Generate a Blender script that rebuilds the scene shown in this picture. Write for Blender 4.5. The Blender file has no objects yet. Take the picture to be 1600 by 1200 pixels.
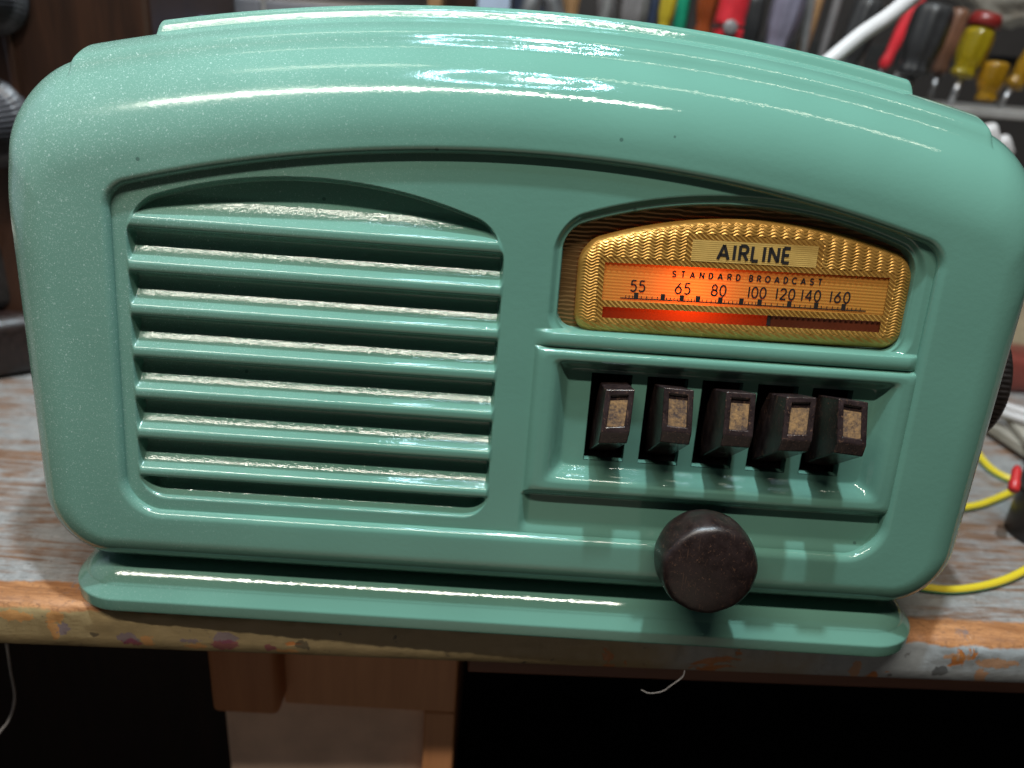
import bpy, bmesh, math, random
import numpy as np
from mathutils import Vector, Matrix, noise as mnoise

random.seed(7); rng = np.random.default_rng(7)
MM = 0.001
sc = bpy.context.scene
col = sc.collection

# ------------------------------------------------------------------ camera
F_PX, PW, PH = 1202.0, 1600, 1200
LEAN = math.radians(8.5)            # the radio's face leans back by this much
cL, sL = math.cos(LEAN), math.sin(LEAN)
Z0 = 156.2                          # height (mm) of the face coordinate v = 0 above the bench

def f2w(u, w, v):
    """face coordinates (right, into the cabinet, up along the leaning face) in mm -> world metres"""
    u, w, v = np.broadcast_arrays(np.asarray(u, float), np.asarray(w, float), np.asarray(v, float))
    return np.stack([u, w*cL + v*sL, -w*sL + v*cL + Z0], -1)*MM

def rot_face(p, y, r):
    cp, sp, cy, sy, cr, sr = math.cos(p), math.sin(p), math.cos(y), math.sin(y), math.cos(r), math.sin(r)
    fw = np.array([sy*cp, cy*cp, -sp]); ri = np.array([cy, -sy, 0.]); up = np.cross(ri, fw)
    return ri*cr + up*sr, -ri*sr + up*cr, fw
def turn(a): return np.array([a[0], a[1]*cL + a[2]*sL, -a[1]*sL + a[2]*cL])
AX = [turn(a) for a in rot_face(math.radians(15), math.radians(1.465), math.radians(4.33))]
CAM = f2w(-8, -240, 0)/MM
def ray(px, py): return (px-PW/2)/F_PX*AX[0] - (py-PH/2)/F_PX*AX[1] + AX[2]
def atY(px, py, Y):
    d = ray(px, py); return CAM + d*((Y-CAM[1])/d[1])
def atZ(px, py, Z):
    d = ray(px, py); return CAM + d*((Z-CAM[2])/d[2])

cd = bpy.data.cameras.new('camera'); cam = bpy.data.objects.new('camera', cd); col.objects.link(cam)
m = Matrix([[AX[0][i], AX[1][i], -AX[2][i], CAM[i]*MM] for i in range(3)] + [[0, 0, 0, 1]])
cam.matrix_world = m
cd.sensor_width = 36; cd.lens = F_PX*36/PW; cd.clip_start = 0.01; cd.clip_end = 50
cd.dof.use_dof = True; cd.dof.focus_distance = 0.243; cd.dof.aperture_fstop = 6.8
sc.camera = cam

# ------------------------------------------------------------------ light
W = bpy.data.worlds.new('World'); sc.world = W; W.use_nodes = True
W.node_tree.nodes['Background'].inputs[0].default_value = (.75, .85, 1, 1)
W.node_tree.nodes['Background'].inputs[1].default_value = 0.016
def area(name, loc, target, size, power, color=(1, 1, 1), size_y=None, shape='DISK', spread=180):
    l = bpy.data.lights.new(name, 'AREA'); l.shape = shape if size_y is None else 'RECTANGLE'
    l.size = size*MM
    if size_y: l.size_y = size_y*MM
    l.energy = power; l.color = color; l.spread = math.radians(spread)
    o = bpy.data.objects.new(name, l); col.objects.link(o)
    a = Vector(loc)*MM; o.location = a
    d = (Vector(target)*MM - a).normalized()
    if size_y:
        y = Vector((1, 0, 0)); z = -d; x = y - z*y.dot(z); x.normalize(); yy = z.cross(x)
        o.matrix_world = Matrix([[x[i], yy[i], z[i], a[i]] for i in range(3)] + [[0, 0, 0, 1]])
    else:
        o.rotation_euler = d.to_track_quat('-Z', 'Y').to_euler()
    return o
area('bench_lamp', (30, -72, 960), (0, 0, 60), 34, 7.0, (.84, 1, 1.10))
area('fluorescent_tube', (-250, -535, 1300), (0, 0, 120), 1230, 16.0, (1.08, 1, .88), 36)
area('fluorescent_tube', (-420, 190, 1300), (0, 0, 120), 420, .55, (1, .95, .8), 22)
area('fluorescent_tube', (520, 100, 1300), (0, 0, 120), 800, .8, (1, .93, .75), 22)
area('window_light', (-900, 60, 420), (-100, 0, 120), 900, 1.0, (.62, .78, 1))
area('under_bench_fill', (-20, -760, -620), (-20, 0, -60), 1300, .26, (1, .84, .68), spread=60)  # added fill lamp, low in front, brightening the bench front and the space below
for i in range(20):
    a = 2*math.pi*i/20
    area('ring_lamp', (-10 + 74*math.cos(a), -28 + 56*math.sin(a), 500), (-10 + 74*math.cos(a), -28 + 56*math.sin(a), 0), 9, .016, (.55, .82, 1), spread=120)

vs = sc.view_settings; sc.display_settings.display_device = 'sRGB'
vs.view_transform = 'Standard'; vs.look = 'None'; vs.exposure = 0; vs.gamma = 1; vs.use_curve_mapping = False
sc.render.engine = 'CYCLES'
sc.cycles.use_denoising = True; sc.cycles.caustics_reflective = False; sc.cycles.caustics_refractive = False
sc.cycles.max_bounces = 7; sc.cycles.sample_clamp_indirect = 4

# ------------------------------------------------------------------ node helpers
class NT:
    def __init__(s, name):
        s.m = bpy.data.materials.new(name); s.m.use_nodes = True; s.t = s.m.node_tree
        s.b = s.t.nodes['Principled BSDF']; s.out = s.t.nodes['Material Output']
    def _set(s, sock, v):
        if isinstance(v, bpy.types.NodeSocket): s.t.links.new(v, sock)
        elif isinstance(v, (tuple, list)) and len(v) == 3 and sock.type == 'RGBA': sock.default_value = (*v, 1)
        else: sock.default_value = v
    def node(s, typ, ins=None, **kw):
        n = s.t.nodes.new('ShaderNode' + typ)
        for k, v in kw.items(): setattr(n, k, v)
        for k, v in (ins or {}).items(): s._set(n.inputs[k], v)
        return n
    def math(s, op, a, b=0.0, c=0.0):
        n = s.node('Math', {0: a, 1: b, 2: c}, operation=op); return n.outputs[0]
    def obj(s): return s.node('TexCoord').outputs['Object']
    def mapping(s, v, scale): return s.node('Mapping', {0: v, 'Scale': scale}).outputs[0]
    def noise(s, vec, scale, detail=3, rough=.5, dist=0): return s.node('TexNoise', {'Vector': vec, 'Scale': scale, 'Detail': detail, 'Roughness': rough, 'Distortion': dist}).outputs[0]
    def ramp(s, f, stops, interp='LINEAR'):
        n = s.node('ValToRGB', {0: f}); r = n.color_ramp; r.interpolation = interp
        while len(r.elements) < len(stops): r.elements.new(.5)
        for e, (p, c) in zip(r.elements, stops):
            e.position = p; e.color = (*c, 1) if isinstance(c, (tuple, list)) else (c, c, c, 1)
        return n.outputs[0]
    def mix(s, f, a, b):
        n = s.node('Mix', data_type='RGBA'); s._set(n.inputs[0], f); s._set(n.inputs[6], a); s._set(n.inputs[7], b); return n.outputs[2]
    def bump(s, h, strength=.3, dist=.001, normal=None):
        i = {'Height': h, 'Strength': strength, 'Distance': dist}
        if normal is not None: i['Normal'] = normal
        return s.node('Bump', i).outputs[0]
    def set(s, **kw):
        names = {'color': 'Base Color', 'rough': 'Roughness', 'metal': 'Metallic', 'normal': 'Normal', 'coat': 'Coat Weight', 'coat_rough': 'Coat Roughness', 'trans': 'Transmission Weight', 'ior': 'IOR', 'spec': 'Specular IOR Level', 'alpha': 'Alpha'}
        for k, v in kw.items(): s._set(s.b.inputs[names[k]], v)
        return s.m

def paint_material():
    n = NT('green_enamel'); o = n.obj()
    mm = n.mapping(o, (1000, 1000, 1000))
    big = n.noise(mm, .02, 2)
    peel = n.noise(mm, .55, 2, .5)
    fine = n.noise(mm, 2.2, 2, .6)
    spray = n.node('Attribute', attribute_name='spray').outputs['Fac']
    # dry overspray dust: fine pale specks and a painted veil of window sheen, thickest at the upper left of the front and thinning to the right
    sx = n.node('SeparateXYZ', {0: o})
    zone = n.math('MULTIPLY_ADD', sx.outputs['X'], -5.2, n.math('MULTIPLY_ADD', sx.outputs['Z'], 2.6, -.42))
    zone = n.math('MINIMUM', n.math('MAXIMUM', zone, 0.0), 1.0)
    zone = n.math('MULTIPLY', zone, n.math('MULTIPLY_ADD', big, 1.1, .6))
    sp1 = n.noise(mm, 1.5, 2, .7, .6)
    speck = n.ramp(sp1, [(.63, 0.0), (.70, 1.0)])
    sp2 = n.noise(mm, 3.1, 1, .5)
    speck2 = n.ramp(sp2, [(.60, 0.0), (.72, 1.0)])
    dust_sheen = n.math('MULTIPLY', zone, n.math('MULTIPLY_ADD', speck, .85, n.math('MULTIPLY_ADD', speck2, .5, .12)))
    base = n.mix(n.ramp(big, [(.35, 0.0), (.65, 1.0)]), (.111, .246, .191), (.122, .270, .210))
    colr = n.mix(dust_sheen, base, (.50, .64, .59))
    # a few dirt nibs in the paint
    vor = n.node('TexVoronoi', {'Vector': mm, 'Scale': .055, 'Randomness': 1.0})
    nib = n.math('LESS_THAN', vor.outputs['Distance'], .034)
    colr = n.mix(n.math('MULTIPLY', nib, .55), colr, (.03, .06, .05))
    h = n.math('MULTIPLY_ADD', fine, .16, peel)
    h = n.math('MULTIPLY_ADD', nib, .25, h)
    h = n.math('MULTIPLY_ADD', n.math('MULTIPLY', speck, zone), .10, h)
    nb = n.bump(h, .20, .00018)
    rough_n = n.noise(mm, 1.25, 2, .55)
    hs = n.math('MULTIPLY', spray, rough_n)
    nb = n.bump(hs, .8, .00012, nb)
    rough = n.math('MULTIPLY_ADD', spray, -.01, n.math('MULTIPLY_ADD', dust_sheen, .35, n.math('MULTIPLY_ADD', zone, .10, .055)))
    return n.set(color=colr, rough=rough, normal=nb, coat=0.0)

def simple(name, color, rough=.5, metal=0.0, var=.25, scale=60, bump=0.0, bscale=300, **kw):
    n = NT(name); o = n.obj()
    f = n.noise(o, scale, 4, .6)
    dark = tuple(c*(1-var) for c in color); lite = tuple(min(1, c*(1+var)) for c in color)
    kw2 = dict(color=n.mix(n.ramp(f, [(.3, 0.0), (.7, 1.0)]), dark, lite), rough=n.math('MULTIPLY_ADD', n.noise(o, scale*3, 3), .3, rough-.15), metal=metal)
    if bump: kw2['normal'] = n.bump(n.noise(o, bscale, 3, .6), bump, .0004)
    return n.set(**kw2, **kw)

def bakelite(name, base, tan, amount, rough=.3):
    n = NT(name); o = n.obj(); mm = n.mapping(o, (1000, 1000, 1000))
    f = n.noise(mm, .25, 4, .65); sp = n.noise(mm, 1.1, 3, .7, 1.2)
    fl = n.ramp(sp, [(.60, 0.0), (.68, 1.0)])
    cl = n.mix(n.ramp(f, [(.35, 0.0), (.7, 1.0)]), base, tuple(c*2.2 for c in base))
    scr = n.noise(n.mapping(o, (3000, 500, 300)), .5, 2, .6, .8)
    s2 = n.ramp(scr, [(.66, 0.0), (.70, 1.0)])
    cl = n.mix(n.math('MULTIPLY', n.math('MAXIMUM', fl, n.math('MULTIPLY', s2, .5)), amount), cl, tan)
    return n.set(color=cl, rough=n.math('MULTIPLY_ADD', f, .35, rough-.12), normal=n.bump(n.math('ADD', sp, f), .22, .0003))

def wood(name, c1, c2, scale=1.0, rough=.5, axis=0):
    n = NT(name); o = n.obj()
    s = [60, 60, 60]; s[axis] = 5
    f = n.noise(n.mapping(o, tuple(x*scale for x in s)), 1.0, 5, .65, .6)
    g = n.noise(n.mapping(o, tuple(x*scale*5 for x in s)), 1.0, 3, .6)
    k = n.math('MULTIPLY_ADD', g, .35, n.math('MULTIPLY', f, .75))
    return n.set(color=n.mix(n.ramp(k, [(.35, 0.0), (.7, 1.0)]), c1, c2), rough=rough, normal=n.bump(k, .2, .0004))

def SPOTS(MAG, VIO, ORA, BLK):
    return [(350, 999, 4.4, 2.4, VIO), (350, 1010, 5.0, 2.4, MAG), (200, 999, 3.6, 2.4, VIO), (205, 1006, 3.2, 1.2, MAG), (420, 1014, 2.6, 1.5, MAG), (298, 1004, 3.4, 1.0, VIO),
            (305, 1012, 3.4, 1.1, ORA), (447, 1019, 4.2, 1.0, ORA), (475, 1010, 2.4, 2.3, BLK), (84, 966, 3.6, 2.6, ORA), (228, 1003, 1.7, 2.6, ORA), (97, 985, 2.0, 2.8, VIO), (82, 985, 1.8, 4.5, ORA),
            (20, 965, 6.5, 2.2, ORA), (1338, 1048, 2.4, 4.0, ORA), (145, 994, 1.6, 1.2, BLK), (1000, 1068, 4, 1.0, VIO), (1560, 1040, 9, 2.2, ORA), (1500, 1030, 6, 1.6, ORA), (1535, 1062, 2.4, 4.4, ORA), (1470, 1052, 3.2, 2.6, BLK)]
def bench_material():
    n = NT('worn_bench_paint'); o = n.obj()
    sx = n.node('SeparateXYZ', {0: o}); X, Y, Z = sx.outputs
    st = n.noise(n.mapping(o, (13, 130, 60)), 1.0, 7, .72, 1.1)      # grain runs along the bench
    st2 = n.noise(n.mapping(o, (48, 520, 260)), 1.0, 5, .75, .8)
    bl = n.noise(o, 22, 5, .65, .3); sm = n.noise(o, 190, 4, .65, .4)
    k = n.math('ADD', n.math('MULTIPLY', st, .55), n.math('ADD', n.math('MULTIPLY', bl, .35), n.math('MULTIPLY', st2, .18)))
    fine = n.noise(n.mapping(o, (420, 900, 600)), 1.0, 5, .75, .4)
    sm = n.math('MULTIPLY_ADD', fine, .55, n.math('MULTIPLY', sm, .45))
    grey = n.mix(n.ramp(sm, [(.35, 0.0), (.7, 1.0)]), (.185, .182, .178), (.37, .372, .37))
    brown = n.mix(n.ramp(st2, [(.3, 0.0), (.7, 1.0)]), (.11, .062, .042), (.28, .16, .095))
    top = n.mix(n.ramp(k, [(.47, 0.0), (.56, 1.0)]), brown, grey)
    top = n.mix(n.ramp(n.math('MULTIPLY_ADD', st2, .5, n.math('MULTIPLY', sm, .5)), [(.58, 0.0), (.66, .75)]), top, (.50, .23, .10))
    top = n.mix(n.ramp(n.noise(o, 420, 2, .6), [(.69, 0.0), (.73, .7)]), top, (.05, .04, .04))
    # bare orange wood along the worn front edge
    wob = n.math('MULTIPLY_ADD', n.noise(n.mapping(o, (60, 40, 40)), 1.0, 4, .7), .006, -.003)
    edge = n.ramp(n.math('MULTIPLY_ADD', n.math('ADD', Y, wob), 1.0/.03, 0.0), [(.39, 1.0), (.44, 0.0)])
    bare = n.mix(n.ramp(n.noise(n.mapping(o, (22, 200, 200)), 1.0, 5, .7, .8), [(.3, 0.0), (.72, 1.0)]), (.22, .085, .03), (.58, .28, .12))
    bare = n.mix(n.ramp(fine, [(.50, 0.0), (.66, .85)]), bare, (.20, .09, .04))
    bare = n.mix(n.ramp(n.noise(n.mapping(o, (160, 35, 60)), 1.0, 3, .7, 1.5), [(.68, 0.0), (.71, .6)]), bare, (.70, .50, .36))
    bare = n.mix(n.ramp(n.noise(o, 130, 4, .7), [(.60, 0.0), (.70, .8)]), bare, (.17, .14, .14))
    c = n.mix(edge, top, bare)
    # front face: olive paint at the left, grey-blue at the right, flaked to orange wood
    right = n.ramp(n.math('MULTIPLY_ADD', X, 2.2, n.math('MULTIPLY_ADD', bl, .5, .05)), [(.42, 0.0), (.62, 1.0)])
    olive = n.mix(bl, (.24, .175, .08), (.40, .30, .15))
    blue = n.mix(sm, (.24, .26, .27), (.42, .46, .48))
    fr = n.mix(right, olive, blue)
    flake = n.noise(n.mapping(o, (38, 60, 75)), 1.0, 5, .62, .7)
    lo = n.math('MULTIPLY_ADD', right, .075, flake)
    fl = n.ramp(lo, [(.655, 0.0), (.668, 1.0)])
    fr = n.mix(fl, fr, (.47, .17, .045))
    fr = n.mix(n.ramp(n.noise(o, 150, 3, .65), [(.66, 0.0), (.72, .8)]), fr, (.05, .04, .03))
    # splashes of other paints and bare chips, each where it is on the real edge (bench-local mm: x, z, radii, colour)
    wx = n.math('MULTIPLY_ADD', n.noise(o, 230, 4, .7), 9.0, -4.5); wz = n.math('MULTIPLY_ADD', n.noise(n.mapping(o, (1.3, 1, .8)), 310, 4, .7), 5.0, -2.5)
    xm = n.math('MULTIPLY_ADD', X, 1000.0, wx); zm = n.math('MULTIPLY_ADD', Z, 1000.0, wz)
    MAG, VIO, ORA, BLK = (.22, .012, .06), (.17, .13, .19), (.55, .24, .07), (.02, .018, .017)
    for px, py, rx, rz, cc in SPOTS(MAG, VIO, ORA, BLK):
        P = atY(px, py, -15.8 + (px-800)*.0066)
        dx = n.math('MULTIPLY', n.math('SUBTRACT', xm, float(P[0])), 1/rx); dz = n.math('MULTIPLY', n.math('SUBTRACT', zm, float(P[2])+20.0), 1/rz)
        dd = n.math('ADD', n.math('MULTIPLY', dx, dx), n.math('MULTIPLY', dz, dz))
        fr = n.mix(n.math('MULTIPLY', n.math('LESS_THAN', dd, 1.0), .68), fr, cc)
    isf = n.ramp(n.math('MULTIPLY_ADD', n.math('MULTIPLY_ADD', wob, .8, Z), 1/.02, 0.0), [(.84, 1.0), (.88, 0.0)])
    c = n.mix(isf, c, fr)
    hgt = n.math('ADD', n.math('MULTIPLY', st2, .5), n.math('MULTIPLY', sm, .8))
    hgt = n.math('MULTIPLY_ADD', n.math('MULTIPLY', fl, isf), -.4, hgt)
    return n.set(color=c, rough=n.math('MULTIPLY_ADD', sm, .3, .32), normal=n.bump(hgt, .45, .0007))

def plastic_clear(name, color, trans=.75, rough=.15):
    n = NT(name); o = n.obj()
    f = n.noise(o, 70, 3)
    return n.set(color=n.mix(f, tuple(c*.6 for c in color), color), rough=rough, trans=trans, ior=1.45)

M = {}
M['paint'] = paint_material()
M['bench'] = bench_material()
M['bakelite'] = bakelite('brown_bakelite', (.0105, .006, .0055), (.17, .085, .05), .45, .30)
M['button'] = bakelite('dark_purple_bakelite', (.016, .0105, .0105), (.24, .13, .08), .5, .15)
M['side_knob'] = bakelite('black_bakelite', (.012, .009, .008), (.06, .04, .03), .3, .4)
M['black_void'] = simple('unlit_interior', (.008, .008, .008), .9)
M['steel'] = simple('dull_steel', (.42, .42, .43), .4, .9, .2)
M['darkwood'] = wood('dark_varnished_wood', (.014, .0065, .004), (.045, .018, .009), 1.0, .4, 2)
M['rail'] = wood('orange_wood', (.55, .23, .09), (.72, .33, .14), .8, .5, 2)
M['block'] = wood('brown_wood', (.42, .16, .065), (.56, .24, .10), .8, .6, 2)
M['redwood'] = wood('red_brown_wood', (.10, .035, .018), (.19, .07, .035), .8, .6, 0)
M['card'] = simple('buff_card', (.85, .60, .45), .85, 0, .12, 40, .3, 500)
M['floor'] = simple('dark_floor', (.018, .015, .014), .9, 0, .3, 8)
M['wall'] = simple('dark_wall', (.022, .019, .018), .8, 0, .3, 9)

# ------------------------------------------------------------------ mesh helpers
OFF = {}
def root_off(p):
    while p is not None:
        if p.name in OFF: return OFF[p.name]
        p = p.parent
    return np.zeros(3)
def mk(name, V, Fs, mat, parent=None, smooth=True, attr=None, normals=None, loc=None):
    """one mesh object from world-space vertices (metres)"""
    me = bpy.data.meshes.new(name)
    V = np.asarray(V, float).reshape(-1, 3)
    off = np.asarray(loc)*MM if loc is not None else root_off(parent)
    V = V - off
    if isinstance(Fs, np.ndarray):
        nf = len(Fs); k = Fs.shape[1]
        me.vertices.add(len(V)); me.vertices.foreach_set('co', V.astype(np.float32).ravel())
        me.loops.add(nf*k); me.loops.foreach_set('vertex_index', Fs.astype(np.int32).ravel())
        me.polygons.add(nf); me.polygons.foreach_set('loop_start', np.arange(0, nf*k, k, dtype=np.int32))
        try: me.polygons.foreach_set('loop_total', np.full(nf, k, dtype=np.int32))
        except Exception: pass
        me.update(calc_edges=True); me.validate()
    else:
        me.from_pydata([tuple(v) for v in V], [], [tuple(f) for f in Fs]); me.update()
    me.polygons.foreach_set('use_smooth', np.full(len(me.polygons), bool(smooth)))
    if attr is not None:
        a = me.attributes.new('spray', 'FLOAT', 'POINT'); a.data.foreach_set('value', attr.astype(np.float32).ravel())
    if normals is not None:
        me.normals_split_custom_set_from_vertices([tuple(x) for x in normals])
    me.materials.append(mat)
    o = bpy.data.objects.new(name, me); col.objects.link(o)
    if loc is not None: o.location = Vector(loc)*MM; OFF[o.name] = np.asarray(loc)*MM
    if parent: o.parent = parent
    return o
def thing(name, label, cat, loc=(0, 0, 0), group=None):
    o = bpy.data.objects.new(name, None); col.objects.link(o); o.empty_display_size = .02
    o.location = Vector(loc)*MM; o['label'] = label; o['category'] = cat
    if group: o['group'] = group
    OFF[o.name] = np.asarray(loc, float)*MM
    return o
def tag(o, label, cat, group=None):
    o['label'] = label; o['category'] = cat
    if group: o['group'] = group
    return o
def loft(rows, closed=True, cap0=False, cap1=False):
    """rows: (R, N, 3) -> vertices, faces"""
    rows = np.asarray(rows, float); R, N = rows.shape[:2]
    idx = np.arange(R*N).reshape(R, N)
    a, b = idx[:-1], idx[1:]
    if closed: a2, b2 = np.roll(a, -1, 1), np.roll(b, -1, 1)
    else: a, a2, b, b2 = a[:, :-1], a[:, 1:], b[:, :-1], b[:, 1:]
    q = np.stack([a, a2, b2, b], -1).reshape(-1, 4)
    V = rows.reshape(-1, 3)
    if not (cap0 or cap1): return V, q
    Fs = [tuple(x) for x in q]
    if cap0: Fs.append(tuple(idx[0][::-1]))
    if cap1: Fs.append(tuple(idx[-1]))
    return V, Fs
def merge(parts):
    Vs, Fs, n = [], [], 0
    for V, F in parts:
        V = np.asarray(V, float).reshape(-1, 3); Vs.append(V)
        Fs += [tuple(int(i)+n for i in f) for f in F]; n += len(V)
    return np.concatenate(Vs), Fs
def bevel_box(x0, x1, y0, y1, z0, z1, r=1.0, seg=2):
    """bevelled box, mm in, metres out"""
    bm = bmesh.new(); bmesh.ops.create_cube(bm, size=1)
    for v in bm.verts:
        v.co = ((x0+x1)/2 + v.co.x*(x1-x0), (y0+y1)/2 + v.co.y*(y1-y0), (z0+z1)/2 + v.co.z*(z1-z0))
    if r > 0: bmesh.ops.bevel(bm, geom=bm.edges[:], offset=r, segments=seg, affect='EDGES', profile=.5)
    bm.verts.index_update()
    V = np.array([v.co[:] for v in bm.verts])*MM; Fs = [tuple(v.index for v in f.verts) for f in bm.faces]
    bm.free(); return V, Fs
def xf(VF, mat):
    V, Fs = VF; A = np.array(mat)
    return V @ A[:3, :3].T + A[:3, 3]*1.0, Fs
def lathe(prof, axis_o, axis_d, n=48, flute=None):
    """prof: list of (r, h) mm along axis_d from axis_o (mm)"""
    d = Vector(axis_d).normalized(); a = d.orthogonal().normalized(); b = d.cross(a)
    rows = []
    for i, (r, h) in enumerate(prof):
        t = np.arange(n)/n*2*math.pi
        rr = r*np.ones(n) if flute is None else r*flute(t, i/(len(prof)-1))
        P = np.array(axis_o)[None] + np.outer(rr*np.cos(t), a) + np.outer(rr*np.sin(t), b) + h*np.array(d)[None]
        rows.append(P*MM)
    return loft(rows, True, True, True)
def tube(pts, r, n=10, closed=False):
    pts = [Vector(p) for p in pts]; rows = []
    up = Vector((0, 0, 1))
    for i, p in enumerate(pts):
        t = (pts[min(i+1, len(pts)-1)] - pts[max(i-1, 0)]).normalized()
        a = t.cross(up)
        a = a.normalized() if a.length > 1e-4 else Vector((1, 0, 0)); b = a.cross(t)
        rr = r[i] if isinstance(r, (list, tuple)) else r
        rows.append([np.array(p + a*rr*math.cos(k*2*math.pi/n) + b*rr*math.sin(k*2*math.pi/n))*MM for k in range(n)])
    return loft(rows, True, True, True)
def spline(P, n=12):
    P = [np.array(p, float) for p in P]; out = []
    Q = [2*P[0]-P[1]] + P + [2*P[-1]-P[-2]]
    for i in range(1, len(Q)-2):
        for k in range(n):
            t = k/n; a, b, c, d = Q[i-1], Q[i], Q[i+1], Q[i+2]
            out.append(.5*((2*b) + (-a+c)*t + (2*a-5*b+4*c-d)*t*t + (-a+3*b-3*c+d)*t**3))
    out.append(P[-1]); return out
def RND(x):
    x = np.clip(x, 0, 1); return np.sqrt(1-(1-x)**2)
def S(x):
    x = np.clip(x, 0, 1); return x*x*(3-2*x)

# arched rounded rectangle: same number of points per segment, so that several can be lofted together
SEG = dict(bottom=70, brc=40, right=60, trc=60, top=900, tlc=60, left=60, blc=40)
def arch(hw, top, R, vb, rt, rb, cx=0.0):
    yc = top - R
    cy = yc + math.sqrt((R-rt)**2 - (hw-rt)**2)
    th = math.atan2(cy-yc, hw-rt)
    P = []
    def ln(a, b, n): return [(a[0]+(b[0]-a[0])*k/n, a[1]+(b[1]-a[1])*k/n) for k in range(n)]
    def ar(c, r, t0, t1, n): return [(c[0]+r*math.cos(t0+(t1-t0)*k/n), c[1]+r*math.sin(t0+(t1-t0)*k/n)) for k in range(n)]
    P += ln((-hw+rb, vb), (hw-rb, vb), SEG['bottom'])
    P += ar((hw-rb, vb+rb), rb, -math.pi/2, 0, SEG['brc'])
    P += ln((hw, vb+rb), (hw, cy), SEG['right'])
    P += ar((hw-rt, cy), rt, 0, th, SEG['trc'])
    P += ar((0, yc), R, th, math.pi-th, SEG['top'])
    P += ar((-hw+rt, cy), rt, math.pi-th, math.pi, SEG['tlc'])
    P += ln((-hw, cy), (-hw, vb+rb), SEG['left'])
    P += ar((-hw+rb, vb+rb), rb, math.pi, 1.5*math.pi, SEG['blc'])
    P = np.array(P); P[:, 0] += cx
    return P
def sd_arch(U, Vv, cx, hw, top, R, vb, r):
    """signed distance-like field (negative inside) of an arched rounded rectangle"""
    x = np.abs(U-cx)
    a = x-(hw-r); b = np.hypot(U-cx, Vv-(top-R))-(R-r); c = (vb+r)-Vv
    yy = np.where(Vv > vb + 3*r, b, np.maximum(b, c))
    yy = np.maximum(b, c)
    return np.hypot(np.maximum(a, 0), np.maximum(yy, 0)) + np.minimum(np.maximum(a, yy), 0) - r
def sd_box(U, Vv, x0, x1, y0, y1, r):
    a = np.abs(U-(x0+x1)/2)-(x1-x0)/2+r; b = np.abs(Vv-(y0+y1)/2)-(y1-y0)/2+r
    return np.hypot(np.maximum(a, 0), np.maximum(b, 0)) + np.minimum(np.maximum(a, b), 0) - r

# ================================================================== THE RADIO
radio = thing('tabletop_radio', 'glossy sea green radio with louvred grille, amber dial and row of dark push buttons', 'radio', (0, 40, 0))

# ---- moulded case: recess wall, flat front, big roundover, stepped top
O = arch(163.3, 41.4, 620, -139.5, 23, 25)
I = arch(147, 12.0, 500, -127.5, 11, 11)
Rr = arch(131.2, 8.8, 460, -120.3, 10.5, 14.5)     # start of the recess fillet
Rw = arch(128.6, 6.2, 460, -117.6, 8.0, 12)      # foot of the recess wall
for A in (O, I):
    A[:, 0] *= 1 + .017*np.clip((A[:, 1]+60)/75, -1, .8)
rows = []; spr = []
def row(P, w): rows.append(f2w(P[:, 0], np.broadcast_to(w, len(P)), P[:, 1]))
for k in range(3): row(Rw, 7.5-1.6*k)
for k in range(11):
    a = k/10*math.pi/2
    s_in = 1-math.cos(a)      # 0 at wall, 1 at frame plane
    row(Rw + (Rr-Rw)*s_in, 2.6*(1-math.sin(a)))
for k in range(1, 5): row(Rr + (I-Rr)*k/4, 0.0)
# outward normal in the outline plane
T = np.roll(O, -1, 0)-np.roll(O, 1, 0); Nn = np.stack([T[:, 1], -T[:, 0]], 1); Nn /= np.linalg.norm(Nn, axis=1)[:, None]
topness = S((O[:, 1]+20)/40)
bd = 15 + 15*topness                 # depth of the roundover
DEPTH = 150
# rows follow the local depth of the roundover, then run straight back
for k in range(1, 33):
    a = k/32*math.pi/2
    w_min = 1-math.cos(a)
    ww = w_min*bd
    f = np.full(len(O), math.sin(a))
    P = I + (O-I)*f[:, None]
    e1 = RND((146.3-np.abs(O[:, 0]))/2.6)*RND((ww-15.5)/2.6)*(O[:, 1] > 10)
    P = P + Nn*(3.6*e1)[:, None]
    P[:, 1] += np.maximum(ww-6, 0)*math.tan(LEAN)*S((ww-6)/30)
    rows.append(f2w(P[:, 0], ww, P[:, 1]))
# extra rows in w (beyond the roundover) : w measured from the roundover's end
for dw in list(np.arange(.35, 14, .4)) + [16, 20, 28, 40, 60, 80, 100, DEPTH-30]:
    ww = bd + dw
    e1 = RND((146.3-np.abs(O[:, 0]))/2.6)*RND((ww-15.5)/2.6)*(O[:, 1] > 10)
    e2 = RND((124-np.abs(O[:, 0]))/2.6)*RND((ww-31.5)/2.8)*(O[:, 1] > 10)
    P = O + Nn*(3.6*e1+3.9*e2)[:, None]
    P[:, 1] += np.maximum(ww-6, 0)*math.tan(LEAN)*S((ww-6)/30)
    rows.append(f2w(P[:, 0], ww, P[:, 1]))
V, Q = loft(rows, True)
case = mk('cabinet', V, Q[:, ::-1], M['paint'], radio, attr=np.zeros(len(V)))

# ---- front panel inside the recess, as one height field: louvres, dial opening, button surround
h = 0.30
us = np.arange(-133.5, 133.5, h); vv = np.arange(-123.0, 10.5, h)
U, Vv = np.meshgrid(us, vv)
PAN = 2.7
depth = np.full(U.shape, PAN)
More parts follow.
